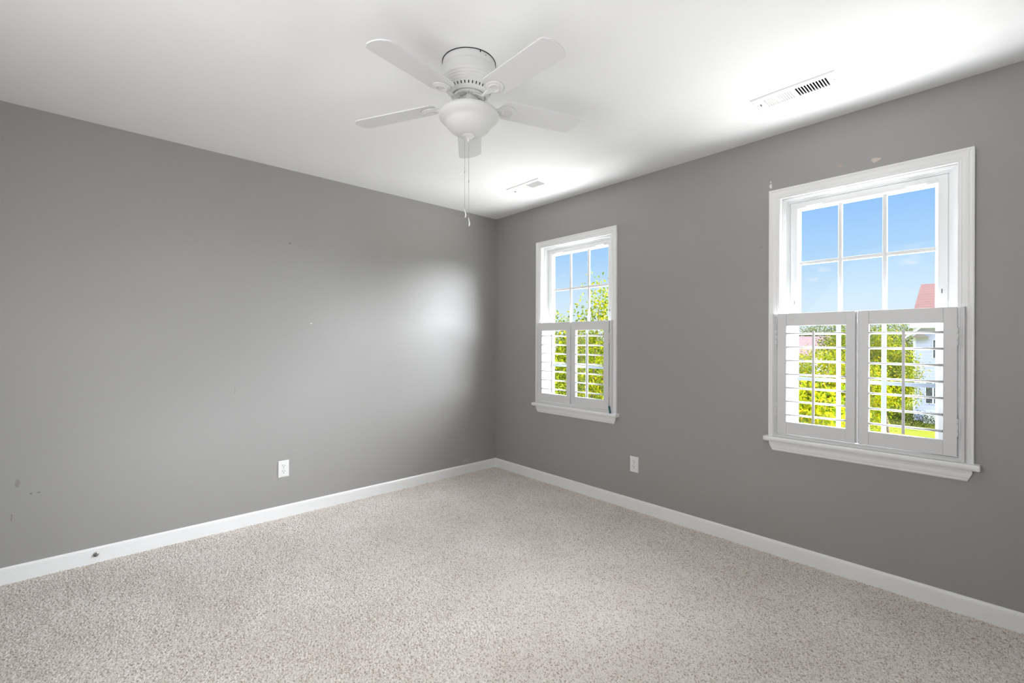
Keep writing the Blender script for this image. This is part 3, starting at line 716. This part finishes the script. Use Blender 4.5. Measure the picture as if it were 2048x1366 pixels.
# young tree close outside window 1
plant('leafy_tree', (-1.75, 3.7, G), [((-1.15, 3.25, 1.70), (.20, .20, .60)), ((-1.42, 3.0, 1.25), (.28, .25, .42)), ((-.95, 3.55, 1.45), (.30, .28, .60)), ((-1.60, 2.72, 1.15), (.20, .22, .45)),
      ((-1.3, 3.3, .75), (.55, .5, .55)), ((-1.9, 3.1, .55), (.5, .5, .5)), ((-.9, 3.9, .6), (.5, .5, .6)), ((-1.5, 3.6, 0), (.75, .7, .6)), ((-2.1, 3.2, -.4), (.6, .6, .6)), ((-1.4, 3.5, -.9), (.9, .8, .7))],
      24000, .060, M['leaf'], 'yellow-green young tree close outside the left window', 'tree', .05, tone=(.12, .95))
# low maple close outside window 2, left panel
plant('maple_sapling', (1.3, 5.6, G), [((1.15, 5.35, .15), (.24, .26, .34)), ((1.50, 5.5, .18), (.26, .28, .36)), ((1.32, 5.6, -.30), (.46, .42, .42)), ((.85, 5.6, -.5), (.5, .45, .5)), ((1.25, 5.6, -.95), (.55, .5, .5))],
      5200, .095, M['leaf'], 'low maple with drooping leaves behind the left panel of the right shutter', 'tree', .035, tone=(.2, 1.0), drop=.9)
# garden trees in the middle distance
plant('garden_tree', (-.5, 14.2, G), [((-.4, 14.0, .25), (1.0, .9, .75)), ((-1.2, 13.6, -.3), (.9, .9, .8)), ((.4, 14.4, -.2), (.8, .8, .8)), ((-.4, 14.2, -1.2), (1.4, 1.1, .9))],
      17000, .085, M['leaf'], 'rounded yellow garden tree in front of the far pink roof', 'tree', .12, tone=(.3, .95))
plant('garden_tree', (.15, 20.2, G), [((.10, 20.0, .75), (.60, .8, .95)), ((-.60, 19.6, -.1), (.8, .8, .9)), ((.62, 20.2, .0), (.42, .6, .85)), ((.20, 20.2, -.8), (.85, .9, .55)), ((-1.0, 19.4, .8), (.7, .7, .9))],
      20000, .09, M['leaf'], 'tall yellow-green tree just left of the white house', 'tree', .12, tone=(.1, 1.0))
plant('garden_tree', (-2.0, 22.0, G), [((-1.95, 22.0, .75), (.75, .8, .85)), ((-2.5, 22.3, -.3), (.75, .8, .8)), ((-1.4, 22.2, -.3), (.8, .8, .8)), ((-2.0, 22, -1.4), (1.3, 1.0, .8))],
      12000, .10, M['leaf_green'], 'dark green tree beside the far pink roof', 'tree', .12, tone=(.0, .8))
plant('garden_shrub', (.2, 26.4, G), [((.3, 26.4, G + .35), (.7, .4, .35)), ((-.6, 26.2, G + .45), (.6, .4, .4)), ((1.3, 26.5, G + .22), (.5, .35, .25))],
      5000, .06, M['leaf_green'], 'low dark shrub along the foot of the white house', 'shrub', .03, tone=(.0, .55))
# trees seen beyond through window 1
plant('garden_tree', (-8.5, 14.0, G), [((-8.5, 14.0, -.2), (1.6, 1.5, 1.2)), ((-7.4, 14.6, -.7), (1.3, 1.2, 1.2)), ((-9.8, 13.4, -.8), (1.4, 1.3, 1.2)), ((-8.4, 14, -1.6), (2.3, 1.8, 1.0))],
      9000, .11, M['leaf'], 'yellow-green tree in the garden behind the left window tree', 'tree', .14, tone=(.2, .9))
# far tree line
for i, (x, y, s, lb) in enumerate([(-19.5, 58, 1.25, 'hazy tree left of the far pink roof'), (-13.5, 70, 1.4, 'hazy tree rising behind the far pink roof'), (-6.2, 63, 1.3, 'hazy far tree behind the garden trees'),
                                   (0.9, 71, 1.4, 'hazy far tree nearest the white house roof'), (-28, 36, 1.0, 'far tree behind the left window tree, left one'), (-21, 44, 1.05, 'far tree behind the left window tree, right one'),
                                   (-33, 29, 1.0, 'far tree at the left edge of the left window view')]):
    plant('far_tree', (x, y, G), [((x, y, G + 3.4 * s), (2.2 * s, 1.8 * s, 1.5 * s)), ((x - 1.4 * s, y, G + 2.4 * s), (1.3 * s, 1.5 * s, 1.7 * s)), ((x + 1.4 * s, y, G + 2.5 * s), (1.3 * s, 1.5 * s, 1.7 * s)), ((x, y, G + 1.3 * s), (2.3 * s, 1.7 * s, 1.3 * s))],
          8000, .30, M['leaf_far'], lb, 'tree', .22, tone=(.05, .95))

# white two-storey neighbour house
HX, HY = 0.03, 28.5
house = thing('house', (HX, HY, G), 'white two-storey house with red-brown roof seen through the right window', 'house'); O = house.location.copy()
m = MB(); m.box(HX, HX + 11, HY, HY + 8, G, 2.2); m.build('wall', M['siding'], house, O)
m = MB()  # gable roof with overhang, ridge along x
prf = [(HY - .35, 2.08), (HY + 4, 4.46), (HY + 8.35, 2.08), (HY + 8.35, 2.22), (HY + 4, 4.62), (HY - .35, 2.22)]
m.prism(prf, lambda a, b, d: (d, a, b), HX - .10, HX + 11.3); m.build('roof', M['shingle'], house, O)
m = MB(); m.prism([(HY, 2.2), (HY + 8, 2.2), (HY + 4, 4.40)], lambda a, b, d: (d, a, b), HX, HX + .1); m.build('gable_wall', M['siding'], house, O)
m = MB(); m.box(HX - .1, HX + 11.3, HY - .40, HY - .33, 1.98, 2.20); m.build('fascia', M['whitewood'], house, O)
m = MB()
m.prism([(-.05, 1.50), (.28, 1.74), (.62, 1.50)], lambda a, b, d: (HX + a, d, b), HY - .30, HY - .05); m.build('porch_gable', M['brown'], house, O)
m = MB(); m.prism([(-.42, 1.42), (-.30, 1.42), (.34, 1.98), (.22, 2.0)], lambda a, b, d: (HX + a, d, b), HY - .38, HY - .30); m.build('rake_board', M['whitewood'], house, O)
m = MB(); m.box(HX, HX + .10, HY - .03, HY, G, 2.05); m.build('corner_board', M['whitewood'], house, O)
for xa, xb, za, zb_ in ((.80, 1.75, .45, 1.36), (.53, .77, -1.86, -.82), (.83, 1.08, -1.86, -.82)):
    m = MB(); m.ring(xa - .03, xb + .03, za - .03, zb_ + .03, [(0, 0), (0, .04), (.03, .04), (.03, 0)], y0=HY); fr = m.build('window', M['whitewood'], house, O)
    m = MB(); m.box(xa, xb, HY - .02, HY, za, zb_); m.build('pane', M['shop_glass'], fr, O)
m = MB(); m.box(.5, 1.1, HY - .8, HY, G, G + .45); m.build('cellar_hatch', M['whitewood'], house, O)

# far house, only its roof above the trees
fh = thing('house', (-10.5, 45, G), 'distant house with pale pink roof seen through the left shutter panel', 'house'); O = fh.location.copy()
m = MB(); m.box(-15, -8.3, 44.5, 51, G, .1); m.build('wall', M['siding'], fh, O)
m = MB(); m.prism([(44.1, 0), (47.75, 1.80), (51.4, 0)], lambda a, b, d: (d, a, b), -15.4, -7.9); m.build('roof', M['shingle_far'], fh, O)
